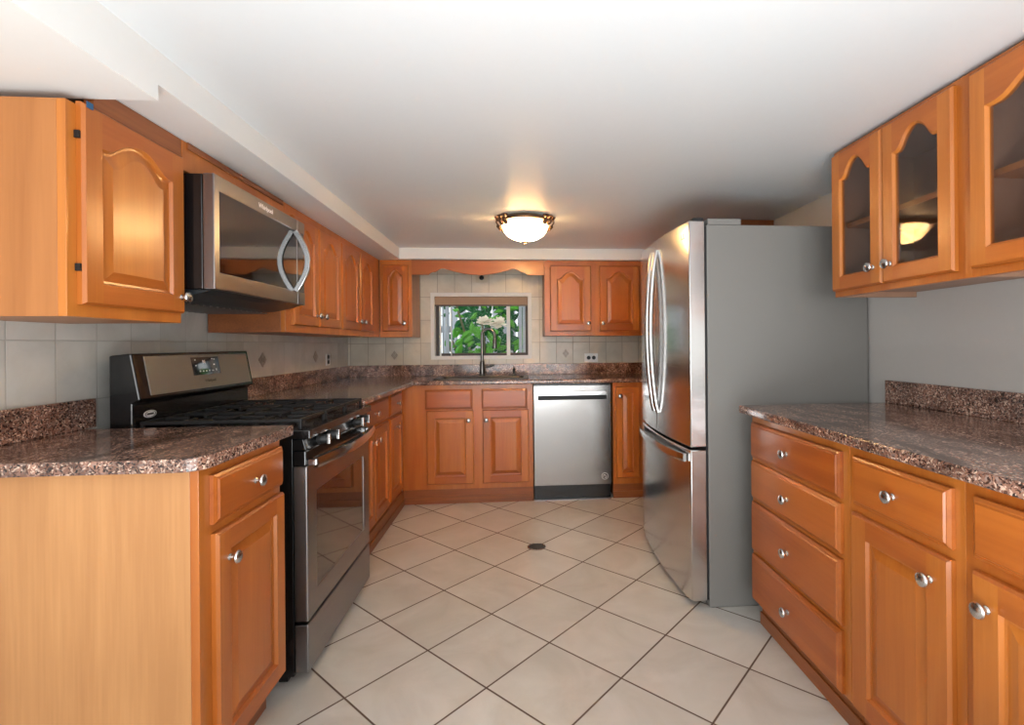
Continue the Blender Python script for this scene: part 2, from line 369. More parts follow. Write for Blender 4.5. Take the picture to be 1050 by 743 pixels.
xa, xb, za, zb = WX0+.021, WX1-.021, WZ0+.021, WZ1-.021
for (x0, x1, z0, z1) in ((xa, xa+.026, za, zb), (xb-.022, xb, za, zb), (xa+.026, xb-.022, za, za+.022), (xa+.026, xb-.022, zb-.02, zb)):
    b.box(x0, x1, yy[0], yy[1], z0, z1)
wpart('window_frame', b, DKBR)
b = MB(); b.box(-.092, -.062, YB+.05, YB+.074, za, zb-.001); b.box(xa+.032, xa+.045, YB+.055, YB+.074, za, zb-.001); b.box(xa+.126, xa+.132, YB+.055, YB+.074, za, zb-.001)
wpart('window_mullion', b, WTRIM)
wpart('glass_pane', MB().box(xa+.026, xb-.022, YB+.092, YB+.096, za+.022, zb-.02), CLEAR)
# roller blind
t_ = thing('roller_blind', 'brown roller blind pulled up at the top of the sink window', 'blind', ((WX0+WX1)/2, YB-.004, 1.48))
hw = .386
MB().box(-hw, hw, -.006, .003, 0.004, .072).build('blind_fabric', BLIND, t_)
MB().tube([(-hw, .002, .064), (hw, .002, .064)], .0105, 12, up=(0, 1, 0)).build('roller', BLIND, t_, smooth=True)
MB().box(-hw, hw, -.010, .006, -.006, .006).build('bottom_bar', DKBR, t_)

# garden beyond the window
struct(MB().box(-3, 3, YB+.2, 9, -.1, .0).build('ground', GROUND), 'garden ground outside the window')
def shrub():
    t = thing('flowering_shrub', 'leafy green shrub with cream flowers outside the sink window', 'shrub', (-.25, 5.15, 0))
    st = MB()
    for k in range(9):
        a = random.uniform(0, 2*PI); e = (random.uniform(-.5, .6), random.uniform(-.2, .3), random.uniform(1.0, 1.7))
        st.tube([(0.1*math.cos(a), .1*math.sin(a), 0), (e[0]*.5, e[1]*.5, e[2]*.6), e], .012, 6)
    st.build('stem', plain('green_brown_stem', (96, 92, 60), .7), t, smooth=True)
    for nm, mt, n, ys in (('foliage', LEAF, 210, (-.26, .05)), ('foliage', LEAF2, 620, (.0, .45))):
        lf = MB()
        for k in range(n):
            c = Vector((random.uniform(-.46, .66), random.uniform(*ys), random.uniform(.75, 1.78)))
            if c.x < -.24 and random.random() < .6: continue
            L_ = random.uniform(.09, .17); W_ = L_*random.uniform(.38, .5)
            rm = Matrix.Rotation(random.uniform(0, 2*PI), 3, 'Y') @ Matrix.Rotation(random.uniform(-.8, .8), 3, 'X') @ Matrix.Rotation(random.uniform(-.6, .6), 3, 'Z')
            pts = [(0, 0, 0), (W_*.38, .008, L_*.3), (W_*.5, .012, L_*.55), (W_*.3, .006, L_*.82), (0, -.01, L_), (-W_*.3, .006, L_*.82), (-W_*.5, .012, L_*.55), (-W_*.38, .008, L_*.3)]
            md = [(0, -.006, L_*.3), (0, -.009, L_*.55), (0, -.010, L_*.82)]
            i = len(lf.v); lf.v += [tuple(c+rm @ Vector(p)) for p in pts+md]
            for q in ((0, 1, 8), (1, 2, 9, 8), (2, 3, 10, 9), (3, 4, 10), (4, 5, 10), (5, 6, 9, 10), (6, 7, 8, 9), (7, 0, 8)):
                lf.f.append(tuple(i+a for a in q)); lf.m.append(0)
        lf.build(nm, mt, t, smooth=True, fix=False)
    for cx_, cz_, sc in ((-.06, 1.365, .95), (.075, 1.345, 1.05)):
        fl = MB()
        for k in range(26):
            a = k*2.4; el = random.uniform(-.6, 1.4); r = .095*sc
            d = Vector((math.cos(a)*math.cos(el), -abs(math.sin(a))*math.cos(el)*.7, math.sin(el)*.8))
            s_ = Vector((-math.sin(a), math.cos(a)*.3, .1)).normalized()*.034*sc
            c = Vector((cx_, -.34, cz_))
            fl.quad([c+d*.01, c+d*r*.6+s_, c+d*r, c+d*r*.6-s_])
        fl.build('flower', PETAL, t, fix=False)
shrub()
t_ = thing('slatted_fence', 'pale grey slatted fence outside behind the shrub', 'fence', (-.2, 6.1, 0))
b = MB()
for k in range(34): b.box(-1.7+k*.1, -1.62+k*.1, 0, .02, .02, 1.62)
b.build('slat', SLAT, t_)
MB().box(-1.72, 1.7, .02, .05, .3, .38).box(-1.72, 1.7, .02, .05, 1.3, 1.38).box(-1.72, -1.65, .02, .09, 0, 1.6).box(1.6, 1.7, .02, .09, 0, 1.6).build('rail', SLAT, t_)
t_ = thing('white_post', 'white vertical post outside at the right end of the sink window', 'post', (.075, 4.60, 0))
b = MB()
for k in range(4): b.box(-.06+k*.034, -.032+k*.034, 0, .03, 0, 1.9)
b.build('boards', SLAT, t_)
t_ = thing('white_post', 'grey white vertical bars outside at the left end of the sink window', 'post', (-.72, 4.62, 0))
b = MB()
for x, ww in ((0, .02), (.035, .012), (.065, .03), (.115, .01)): b.box(x, x+ww, 0, .02, 0, 1.9)
b.build('boards', SLAT, t_)

# ------------------------------------------------------------------ cabinet fronts
def arch_shape(tt):
    s = abs(2*tt-1)
    if s < .62: return 1-.7*(s/.62)**2
    return .3*((.885-s)/.265)**2 if s < .885 else 0.0
def door_mb(x0, x1, z0, z1, style='rect', stile=.055, t=.019, rise=.05):
    """door with front at y=-t, back at y=0. material 0 = vertical grain, 1 = horizontal grain"""
    b = MB(); e = .007
    if style == 'rect': rise = 0
    xi0, xi1, zi0, zt = x0+stile, x1-stile, z0+stile, z1-stile*(.85 if rise else 1)
    n = 22 if rise else 1
    P0 = lambda y, i: [(x0+i, y, z0+i), (x1-i, y, z0+i), (x1-i, y, z1-i), (x0+i, y, z1-i)]
    A, B, C = P0(-.0005, 0), P0(-t+e, 0), P0(-t, e*.8)
    for k in range(4):
        j = (k+1) % 4; mm = 1 if k in (0, 2) else 0
        b.quad([A[k], A[j], B[j], B[k]], mm); b.quad([B[k], B[j], C[j], C[k]], mm)
    def inner(d, y):
        xa_, xb_ = xi0+d, xi1-d
        pts = [(xa_, y, zi0+d), (xb_, y, zi0+d)]
        for k in range(n+1):
            tt = 1-k/n
            pts.append((xa_+(xb_-xa_)*tt, y, zt-rise+rise*arch_shape(tt)-d))
        return pts
    def face(y, i):
        I = inner(0, y); top = I[2:]
        b.quad([(x0+i, y, z0+i), (xi0, y, z0+i), (xi0, y, z1-i), (x0+i, y, z1-i)], 0)
        b.quad([(xi1, y, z0+i), (x1-i, y, z0+i), (x1-i, y, z1-i), (xi1, y, z1-i)], 0)
        b.quad([(xi0, y, z0+i), (xi1, y, z0+i), (xi1, y, zi0), (xi0, y, zi0)], 1)
        for p, q in zip(top, top[1:]):
            b.quad([q, p, (p[0], y, z1-i), (q[0], y, z1-i)], 1)
    face(-t, e*.8)
    if style == 'glass':
        lv = [(0, -t), (.007, -t+.007), (.007, -.0005)]; face(-.0005, 0)
    else:
        lv = [(0, -t), (.004, -t+.009), (.010, -t+.010), (.036, -t+.0035)]; b.quad(list(reversed(A)), 0)
    L_ = [inner(d, y) for d, y in lv]
    for a, c in zip(L_, L_[1:]):
        m_ = len(a)
        for k in range(m_):
            j = (k+1) % m_; b.quad([a[k], a[j], c[j], c[k]], 1 if k == 0 else 0)
    if style == 'glass': return b, inner(.003, 0)
    b.quad(L_[-1], 0)
    return b, None
def drawer_mb(x0, x1, z0, z1, t=.019):
    b = MB(); P0 = lambda y, i: [(x0+i, y, z0+i), (x1-i, y, z0+i), (x1-i, y, z1-i), (x0+i, y, z1-i)]
    L_ = [P0(-.0005, 0), P0(-t+.009, 0), P0(-t+.004, .007), P0(-t+.004, .009), P0(-t, .013)]
    for a, c in zip(L_, L_[1:]):
        for k in range(4): b.quad([a[k], a[(k+1) % 4], c[(k+1) % 4], c[k]])
    b.quad(L_[-1]); b.quad(list(reversed(L_[0])))
    return b
KN = MB().lathe([(.0085, 0), (.0085, .002), (.0055, .005), (.005, .012), (.008, .016), (.0155, .0185), (.0168, .0215), (.015, .0255), (.009, .0285), (.002, .0295)], axis='-y', seg=20)
KMESH = None
def knob(par, x, z, y=-.019):
    global KMESH
    if KMESH is None:
        o = KN.build('knob', SATIN, par, smooth=True); KMESH = o.data
    else:
        o = bpy.data.objects.new('knob', KMESH); COL.objects.link(o); o.parent = par
    o.location = (x, y, z); o['label'] = 'round satin nickel knob'
    return o
def add_door(t, x0, x1, z0, z1, style='rect', kx=None, kz=None, stile=.055, rise=.05, k=True):
    b, gl = door_mb(x0, x1, z0, z1, style, stile, rise=rise)
    d = b.build('door', [WV, WH], t, merge=False, fix=True)
    if gl:
        g = MB(); poly = [(p[0], p[2]) for p in gl]
        g.prism(poly, -.010, -.007, 'xz').build('glass_pane', CABGL, d)
    if kx is not None: knob(d, kx, kz)
    return d
def add_drawer(t, x0, x1, z0, z1, k=True, name='drawer', kx=None):
    d = drawer_mb(x0, x1, z0, z1).build(name, [WH], t)
    if k: knob(d, (x0+x1)/2 if kx is None else kx, (z0+z1)/2)
    return d
def cabinet(label, loc, rz, W, z0, z1, depth, group, kick=None, base=True, side=None, carc=True, name=None):
    """front frame at local y=0, cabinet runs back to y=depth, x 0..W"""
    t = thing(name or ('base_cabinet' if base else 'wall_cabinet'), label, 'cabinet', (loc[0], loc[1], 0), rz, group)
    MB().box(0, W, 0, .02, z0, z1).build('face_frame', WV, t, .0012)
    if carc: MB().box(.0, W, .0202, depth, z0, z1).build('carcass', side or WU, t, .001)
    if kick is not None:
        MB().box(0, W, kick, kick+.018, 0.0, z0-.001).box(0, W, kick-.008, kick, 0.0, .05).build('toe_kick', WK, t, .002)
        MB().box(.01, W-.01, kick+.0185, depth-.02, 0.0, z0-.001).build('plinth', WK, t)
    return t
BG_, WG_ = 'maple base cabinets', 'maple wall cabinets'
ZU = .861; ZT = .892

# ---- left side base
t = cabinet('maple base cabinet with pale end panel at the near left, beside the stove', (-.760, 1.25), LEFT, .405, .105, ZU-.001, .62, BG_, kick=.055, side=WP)
add_drawer(t, .040, .398, .712, .834)
add_door(t, .044, .398, .118, .688, kx=.090, kz=.612, stile=.054)
t = cabinet('maple base cabinet with one drawer over two doors just past the stove', (-.838, 2.462), LEFT, .806, .105, ZU-.001, .54, BG_, kick=-.012)
add_drawer(t, .13, .786, .690, .826, kx=.478)
add_door(t, .13, .466, .135, .672, kx=.425, kz=.60)
add_door(t, .476, .786, .135, .672, kx=.515, kz=.60)
t = cabinet('narrow maple base cabinet with one drawer and one door in the left back corner', (-.838, 3.27), LEFT, .385, .105, ZU-.001, .54, BG_, kick=-.012)
add_drawer(t, .022, .345, .690, .826, kx=.19)
add_door(t, .022, .345, .135, .672, kx=.17, kz=.60, stile=.05)
# ---- back base
t = cabinet('wide maple sink base cabinet with two false fronts under the window', (-.836, 3.662), BACK, .945, .105, ZU-.001, .04, BG_, kick=.006, carc=False)
MB().box(.0, .02, .0202, .55, .105, ZU-.001).box(.925, .945, .0202, .55, .105, ZU-.001).box(.02, .925, .0202, .55, .105, .12).build('carcass', WU, t)
for x0, x1 in ((.168, .506), (.572, .902)): add_drawer(t, x0, x1, .686, .827, k=False, name='false_front')
add_door(t, .178, .512, .143, .676, kx=.478, kz=.604)
add_door(t, .578, .912, .143, .676, kx=.605, kz=.604)
t = cabinet('narrow maple cabinet with one tall door right of the dishwasher', (.702, 3.662), BACK, .25, .105, ZU-.001, .55, BG_, kick=.006)
add_door(t, .022, .198, .152, .828, kx=.052, kz=.762, stile=.045)
t = cabinet('maple base cabinet on the right wall mostly hidden behind the refrigerator', (.956, 3.655), RIGHT, .67, .105, ZU-.001, .58, BG_, kick=.006)
add_door(t, .05, .62, .143, .828, kx=.58, kz=.6)
# ---- right base
t = cabinet('maple base cabinet with four stacked drawers beside the refrigerator', (.955, 1.968), RIGHT, .60, .105, ZU-.001, .60, BG_, kick=.034)
for z0, z1 in ((.688, .826), (.524, .672), (.312, .508), (.112, .296)): add_drawer(t, .014, .572, z0, z1)
t = cabinet('maple base cabinet with a single drawer over a single door, middle of the right run', (.955, 1.367), RIGHT, .372, .105, ZU-.001, .60, BG_, kick=.034)
add_drawer(t, .028, .348, .692, .826)
add_door(t, .026, .348, .118, .668, kx=.30, kz=.605, stile=.06)
t = cabinet('maple base cabinet at the right edge of the picture, its drawer without a knob', (.955, .994), RIGHT, .52, .105, ZU-.001, .60, BG_, kick=.034)
add_drawer(t, .028, .49, .698, .826, k=False)
add_door(t, .028, .49, .118, .672, kx=.065, kz=.608, stile=.06)

# ---- left wall cabinets
t = cabinet('maple wall cabinet with arched door at the near left, beside the microwave', (-1.058, 1.262), LEFT, .40, 1.226, 1.740, .335, WG_, base=False)
d = add_door(t, .027, .392, 1.256, 1.746, 'arch', kx=.372, kz=1.305, stile=.054, rise=.048)
for hz in (1.345, 1.665): MB().box(.0205, .0265, -.012, -.001, hz-.009, hz+.009).build('hinge', BLKM, d)
MB().box(.075, .40, -.004, .02, 1.7405, 1.806).build('top_filler', WK, t)
MB().box(.034, .052, -.0212, -.0195, 1.735, 1.75).build('tape_scrap', TAPE, d)
t = cabinet('short maple wall cabinet strip above the microwave', (-1.052, 1.664), LEFT, .690, 1.712, 1.806, .335, WG_, base=False)
MB().box(.02, .67, -.006, 0, 1.785, 1.805).build('crown_strip', WK, t)
t = cabinet('maple wall cabinet with two arched doors just past the microwave', (-1.052, 2.356), LEFT, .686, 1.215, 1.806, .335, WG_, base=False, side=WK)
add_door(t, .055, .342, 1.25, 1.765, 'arch', kx=.312, kz=1.305, stile=.05)
add_door(t, .358, .678, 1.25, 1.765, 'arch', kx=.392, kz=1.305, stile=.05)
t = cabinet('maple wall cabinet with two arched doors in the left back corner', (-1.052, 3.0435), LEFT, .866, 1.215, 1.806, .335, WG_, base=False)
add_door(t, .008, .336, 1.25, 1.765, 'arch', kx=.300, kz=1.308, stile=.05)
add_door(t, .358, .662, 1.25, 1.765, 'arch', kx=.392, kz=1.308, stile=.05)
t = cabinet('single door maple wall cabinet left of the sink window', (-1.049, 3.911), BACK, .242, 1.213, 1.806, .308, WG_, base=False)
add_door(t, .022, .217, 1.258, 1.766, 'arch', kx=.188, kz=1.318, stile=.042, rise=.045)
t = cabinet('maple wall cabinet with two arched doors right of the sink window', (.214, 3.911), BACK, .835, 1.213, 1.806, .308, WG_, base=False)
add_door(t, .044, .368, 1.25, 1.764, 'arch', kx=.345, kz=1.310, rise=.055)
add_door(t, .436, .757, 1.25, 1.764, 'arch', kx=.460, kz=1.312, rise=.055)
t = cabinet('maple wall cabinet on the right wall, a sliver behind the refrigerator doors', (1.055, 3.905), RIGHT, .62, 1.213, 1.806, .50, WG_, base=False)
add_door(t, .06, .58, 1.25, 1.764, 'arch', kx=.54, kz=1.31)
t = cabinet('dark maple cabinet standing up behind the top of the refrigerator', (1.235, 3.24), RIGHT, .335, 1.70, 1.890, .322, WG_, base=False, side=WK)
add_door(t, .02, .31, 1.715, 1.875, kx=.06, kz=1.74, stile=.04)
# scalloped valance
t = thing('valance_board', 'scalloped maple valance board spanning above the sink window', 'valance', (-.805, 3.896, 1.69))
half = [(0, 0), (.128, 0), (.140, .012), (.158, .022), (.178, .022), (.196, .034), (.222, .050), (.248, .050), (.275, .040), (.33, .024), (.40, .008), (.45, .002), (.508, 0)]
low = half + [(1.017-x, z) for x, z in reversed(half[:-1])]
MB().prism([(0, .112), (0, 0)] + low[1:-1] + [(1.017, 0), (1.017, .112)], 0, .014, 'xz').build('board', WH, t, .0015)
MB().box(0, 1.017, -.005, 0, .104, .115).build('top_strip', WK, t)

# ---- glass door cabinets on the right wall
def glass_cab(label, yfar, W, doors):
    t = thing('wall_cabinet', label, 'cabinet', (1.238, yfar, 0), RIGHT, WG_)
    z0, z1, dp = 1.322, 1.882, .325
    b = MB(); sw = .03
    xr_ = doors[-1][1]-.03
    b.box(0, sw, 0, .02, z0, z1); b.box(xr_, W, 0, .02, z0, z1); b.box(sw, xr_, 0, .02, z1-.035, z1); b.box(sw, xr_, 0, .02, z0, z0+.045)
    b.build('face_frame', [WV], t, .001)
    b = MB(); b.box(0, .015, .0202, dp, z0, z1); b.box(W-.015, W, .0202, dp, z0, z1); b.box(.015, W-.015, .0202, dp, z1-.015, z1); b.box(.015, W-.015, .0202, dp, z0+.02, z0+.035); b.box(.015, W-.015, dp-.008, dp, z0+.035, z1-.015)
    b.build('carcass', WI, t)
    MB().box(.0152, W-.0152, .04, dp-.009, 1.588, 1.606).build('shelf', WU, t)
    for (x0, x1, kx) in doors: add_door(t, x0, x1, 1.345, 1.866, 'glass', kx=kx, kz=1.404, stile=.048, rise=.062)
    return t
glass_cab('maple wall cabinet with two glass doors, above the four-drawer cabinet', 1.850, .588, [(.006, .268, .232), (.274, .546, .31)])
glass_cab('maple wall cabinet with a glass door cut off by the right edge of the picture', 1.2615, .56, [(.008, .47, None)])

# ------------------------------------------------------------------ counters
def rounded(poly_corner, r, a0, a1, n=8):
    return [(poly_corner[0]+r*math.cos(a0+(a1-a0)*k/n), poly_corner[1]+r*math.sin(a0+(a1-a0)*k/n)) for k in range(n+1)]
t = thing('countertop', 'short granite countertop with backsplash piece at the near left of the stove', 'countertop', (-1.08, 1.45, ZU), 0, 'red brown granite countertops')
def cpart(t, o): o.matrix_parent_inverse = Matrix.Translation(t.location).inverted(); return o
pl = [(-1.393, 1.705), (-1.393, 1.212)] + rounded((-.785, 1.262), .05, -PI/2, 0) + [(-.735, 1.695)]
cpart(t, holed('slab', GR, pl, [], ZU, ZT, 'xy', t, .008))
cpart(t, MB().box(-1.3935, -1.373, 1.0, 1.742, ZT+.0005, .986).build('backsplash', GR, t, .002))
t = thing('countertop', 'long granite countertop with the sink, wrapping the back corner', 'countertop', (-.3, 3.9, ZU), 0, 'red brown granite countertops')
pl = [(-1.393, 2.464), (-.735, 2.464), (-.735, 3.625), (.918, 3.625), (.918, 2.985), (1.5645, 2.985), (1.5645, 4.2295), (-1.393, 4.2295)]
SX0, SX1, SY0, SY1 = -.60, .065, 3.735, 4.045
cpart(t, holed('slab', GR, pl, [[(SX0, SY0), (SX1, SY0), (SX1, SY1), (SX0, SY1)]], ZU, ZT, 'xy', t, .008))
b = MB(); b.box(-1.3935, -1.373, 2.464, 4.209, ZT+.0005, .986); b.box(-1.3935, 1.5645, 4.209, 4.2295, ZT+.0005, .986)
cpart(t, b.build('backsplash', GR, t, .002))
t = thing('countertop', 'granite countertop with backsplash along the right wall', 'countertop', (1.2, 1.2, ZU), 0, 'red brown granite countertops')
cpart(t, holed('slab', GR, [(.906, .47), (1.5645, .47), (1.5645, 1.990), (.906, 1.990)], [], ZU, ZT, 'xy', t, .008))
cpart(t, MB().box(1.544, 1.5645, .47, 1.985, ZT+.0005, .986).build('backsplash', GR, t, .002))

# sink, faucet, dispenser
t = thing('sink', 'black sink set into the granite under the window', 'sink', (-.27, 3.89, ZT))
b = MB(); a, c = (SX1-SX0)/2, (SY1-SY0)/2; ex = .022
def rr(x, y, z, r=.04, n=5):
    out = []
    for cx_, cy_, a0 in ((x-r, y-r, 0), (-x+r, y-r, PI/2), (-x+r, -y+r, PI), (x-r, -y+r, 1.5*PI)):
        out += [(cx_+r*math.cos(a0+PI/2*k/n), cy_+r*math.sin(a0+PI/2*k/n), z) for k in range(n+1)]
    return out
loops = [rr(a+ex, c+ex, .0008), rr(a+ex, c+ex, .004), rr(a-.012, c-.012, .005), rr(a-.018, c-.018, -.01), rr(a-.03, c-.03, -.17), rr(a-.07, c-.07, -.18)]
ii = []
for lp in loops: ii.append(len(b.v)); b.v += lp
n_ = len(loops[0])
for p, q in zip(ii, ii[1:]):
    for k in range(n_): b.f.append((p+k, p+(k+1) % n_, q+(k+1) % n_, q+k)); b.m.append(0)
b.f.append(tuple(ii[-1]+k for k in range(n_))); b.m.append(0)
b.build('basin', SINKM, t, smooth=True)
MB().lathe([(.04, -.179), (.04, -.176), (.02, -.176)], (0, 0, 0), seg=20).build('drain_strainer', FAUC, t, smooth=True)
t = thing('kitchen_faucet', 'tall gooseneck pull-down faucet in front of the sink window', 'faucet', (-.290, 4.11, ZT))
MB().box(-.085, .105, -.028, .028, .0008, .008).build('deck_plate', FAUC, t, .004)
MB().lathe([(.026, .008), (.026, .014), (.020, .02), (.019, .11), (.0145, .125)], seg=20).build('body', FAUC, t, smooth=True)
pts = [(0, 0, .12), (0, 0, .30)] + [(.052-.052*math.cos(q), -.012*math.sin(q/2), .335+.052*math.sin(q)) for q in [PI*k/14 for k in range(15)]] + [(.104, -.014, .31)]
MB().tube(pts, .0125, 12, up=(0, 1, 0)).build('spout', FAUC, t, smooth=True)
MB().lathe([(.0125, .312), (.0165, .30), (.0185, .24), (.017, .225)], (.104, -.014, 0), seg=16).build('spray_head', FAUC, t, smooth=True)
MB().tube([(.018, 0, .075), (.06, -.004, .078), (.098, -.01, .092)], .008, 10).build('lever', FAUC, t, smooth=True)
t = thing('soap_dispenser', 'small soap dispenser on the counter right of the faucet', 'dispenser', (-.030, 4.10, ZT))
MB().lathe([(.021, .0008), (.021, .008), (.012, .016), (.011, .05), (.014, .06)], seg=16).build('pump_body', FAUC, t, smooth=True)
MB().tube([(0, 0, .058), (0, -.01, .066), (.0, -.06, .066), (0, -.068, .056)], .006, 8).build('nozzle', FAUC, t, smooth=True)

# outlets and the small plate over the window
def outlet(name, label, loc, rz, w_, h_, holes, group=None):
    t = thing(name, label, 'outlet', loc, rz, group)
    MB().box(-w_/2, w_/2, -.006, -.0003, -h_/2, h_/2).build('cover_plate', PLAST, t, .002)
    for k, (hx, hz) in enumerate(holes):
        MB().lathe([(.0165, .006), (.0165, .0085), (.015, .009)], (hx, 0, hz), '-y', 18).build('socket', PLAST if name == 'x' else PLASTD, t)
outlet('wall_outlet', 'horizontal white double outlet on the back wall above the dishwasher', (.628, YB-.006, 1.031), BACK, .116, .074, [(-.022, 0), (.022, 0)], 'wall outlets')
outlet('wall_outlet', 'upright white outlet on the left wall near the back corner', (XL+.006, 3.785, 1.05), LEFT, .074, .084, [(0, -.018), (0, .02)], 'wall outlets')
t = thing('wall_socket', 'small beige plate with a round dark socket under the valance', 'socket', (-.296, YB-.006, 1.712), BACK)
MB().box(-.05, .05, -.006, -.0003, -.04, .04).build('cover_plate', plain('beige_plate', (196, 184, 160), .5), t, .002)
MB().lathe([(.02, .006), (.02, .014), (.013, .016), (.012, .010)], (0, 0, 0), '-y', 18).build('socket', BLACK, t, smooth=True)

# ------------------------------------------------------------------ stove
W = .708
t = thing('gas_range', 'stainless and black freestanding gas stove on the left wall', 'stove', (-.715, 1.7465, 0), LEFT)
MB().box(0, W, .046, .655, .035, .842).box(.03, .06, .08, .11, 0, .035).box(W-.06, W-.03, .08, .11, 0, .035).box(.03, .06, .58, .61, 0, .035).box(W-.06, W-.03, .58, .61, 0, .035).box(-.001, .0, .10, .60, .10, .78).build('body', BLACK, t, .003)
dr = MB().box(.004, W-.004, .0, .0455, .042, .205).build('storage_drawer', SSD, t, .004)
od = holed('oven_door', SSD, [(.004, .215), (W-.004, .215), (W-.004, .742), (.004, .742)], [[(.085, .30), (W-.085, .30), (W-.085, .640), (.085, .640)]], 0, .0455, 'xz', t, .004)
MB().box(.0852, W-.0852, .004, .012, .3002, .6398).build('oven_window', BGLASS, od, .001)
MB().box(.0852, W-.0852, .0125, .04, .3002, .6398).build('window_backing', BLACK, od)
MB().box(.004, W-.004, .004, .0455, .743, .795).build('door_top', BLACK, od, .004)
pts = [(.02+(W-.04)*k/20, -.022-.034*math.sin(PI*k/20), .752) for k in range(21)]
hd = MB().sweep(pts, [(-.008, -.018), (.008, -.018), (.012, 0), (.008, .018), (-.008, .018)], up=(0, 0, 1)).build('handle', SSF, od, smooth=True)
for xm_ in (.016, W-.042): MB().box(xm_, xm_+.026, -.026, .004, .742, .764).build('handle_mount', SSF, hd, .003)
cp = MB().prism([(-.0, .797), (.0455, .797), (.0455, .835), (.010, .835)], 0, W, 'yz').build('control_panel', BLACK, t, .003)
kb = MB().lathe([(.020, 0), (.020, .006), (.0165, .010), (.0155, .030), (.013, .033)], axis='-y', seg=20)
for kx in (.112, .205, .505, .59):
    k_ = kb.build('knob', BLKM, cp, smooth=True); k_.location = (kx, .004, .816); k_.rotation_euler = (.0, 0, 0)
    g_ = MB().box(-.006, .006, -.042, -.033, -.018, .018).build('grip', SATIN, k_, .001)
    g_['label'] = 'silver knob grip'
ct = MB().box(-.001, W+.001, -.012, .575, .836, .866).build('cooktop', BLACK, t, .003)
for cx_ in (.15, .354, .558):
    for cy_ in ((.15, .42) if cx_ != .354 else (.285,)):
        MB().lathe([(.05, .866), (.05, .874), (.036, .876), (.036, .886), (.034, .889)], (cx_, cy_, 0), seg=22).build('burner', BLKM, ct, smooth=True)
for gi in range(3):
    x0 = .022+gi*.224; x1 = x0+.216; b = MB(); z0, z1 = .890, .902; y0, y1 = .025, .545; bw = .011
    b.box(x0, x0+bw, y0, y1, z0, z1); b.box(x1-bw, x1, y0, y1, z0, z1); b.box(x0+bw, x1-bw, y0, y0+bw, z0, z1); b.box(x0+bw, x1-bw, y1-bw, y1, z0, z1)
    b.box(x0+bw, x1-bw, (y0+y1)/2-bw/2, (y0+y1)/2+bw/2, z0, z1)
    for yy_ in (y0+.13, y1-.13):
        b.box(x0+bw, x0+.085, yy_-bw/2, yy_+bw/2, z0, z1); b.box(x1-.085, x1-bw, yy_-bw/2, yy_+bw/2, z0, z1)
    xm = (x0+x1)/2
    for ya, yb_ in ((y0+bw, y0+.09), ((y0+y1)/2-.09, (y0+y1)/2-bw/2), ((y0+y1)/2+bw/2, (y0+y1)/2+.09), (y1-.09, y1-bw)):
        b.box(xm-bw/2, xm+bw/2, ya, yb_, z0, z1)
    for fx in (x0, x1-bw):
        for fy in (y0, y1-bw): b.box(fx, fx+bw, fy, fy+bw, .8665, z0)
    b.build('grate', BLKM, t, .002)
bgd = MB().prism([(.551, .867), (.623, .867), (.623, 1.124), (.555, 1.131), (.527, .975), (.551, .962)], 0, W, 'yz').build('backguard', BLACK, t, .005)
# the sloping stainless face, in a frame lying on the slope
th_ = math.atan2(.580-.552, 1.131-.975); slope = lambda z: .527+(z-.975)*math.tan(th_)
def sloped(name, x0, x1, z0, z1, off, thick, mat, par, bev=0):
    b = MB(); i = [(slope(z0)-off, z0), (slope(z0)-off-thick, z0), (slope(z1)-off-thick, z1), (slope(z1)-off, z1)]
    return b.prism(i, x0, x1, 'yz').build(name, mat, par, bev)
SSP = plain('satin_grey_steel', (128, 126, 124), .38, metal=.55, var=.02)
sp_ = sloped('steel_panel', .050, .686, .988, 1.120, .0002, .003, SSP, bgd, .001)
dp_ = sloped('display', .288, .462, 1.040, 1.110, .0034, .0012, BGLASS, sp_)
b = MB()
for (x, z, ww, hh) in ((.31, 1.098, .006, .004), (.31, 1.076, .008, .004), (.418, 1.100, .006, .004), (.432, 1.098, .006, .005), (.426, 1.076, .010, .005), (.33, 1.052, .008, .006), (.35, 1.052, .008, .005), (.37, 1.052, .008, .005), (.39, 1.052, .008, .006), (.412, 1.052, .012, .005), (.436, 1.053, .006, .008)):
    b.prism([(slope(z)-.0047, z), (slope(z)-.0052, z), (slope(z+hh)-.0052, z+hh), (slope(z+hh)-.0047, z+hh)], x-ww/2, x+ww/2, 'yz')
b.build('key_marks', INKW, dp_)
tilt = PI/2-th_
text('digits', 'N', .022, INKW, dp_, (.362, slope(1.090)-.0052, 1.090), (tilt, 0, 0))
text('lettering', 'Whirlpool', .017, INK, sp_, (.385, slope(1.016)-.0040, 1.016), (tilt, 0, 0))
bd = MB().lathe([(.030, .0003), (.030, .0012)], axis='-y', seg=28).build('oval_badge', INKW, bgd); bd.scale = (1, 1, .42); bd.location = (.078, .551, .922)
rg = MB(); rg.tube([(.024*math.cos(2*PI*k/24), -.0016, .024*math.sin(2*PI*k/24)) for k in range(24)], .0016, 6, closed=True, up=(0, 1, 0)); rg.build('badge_ring', INK, bd)
MB().box(-.016, .016, -.0022, -.0012, -.008, .008).build('badge_lettering', INK, bd)

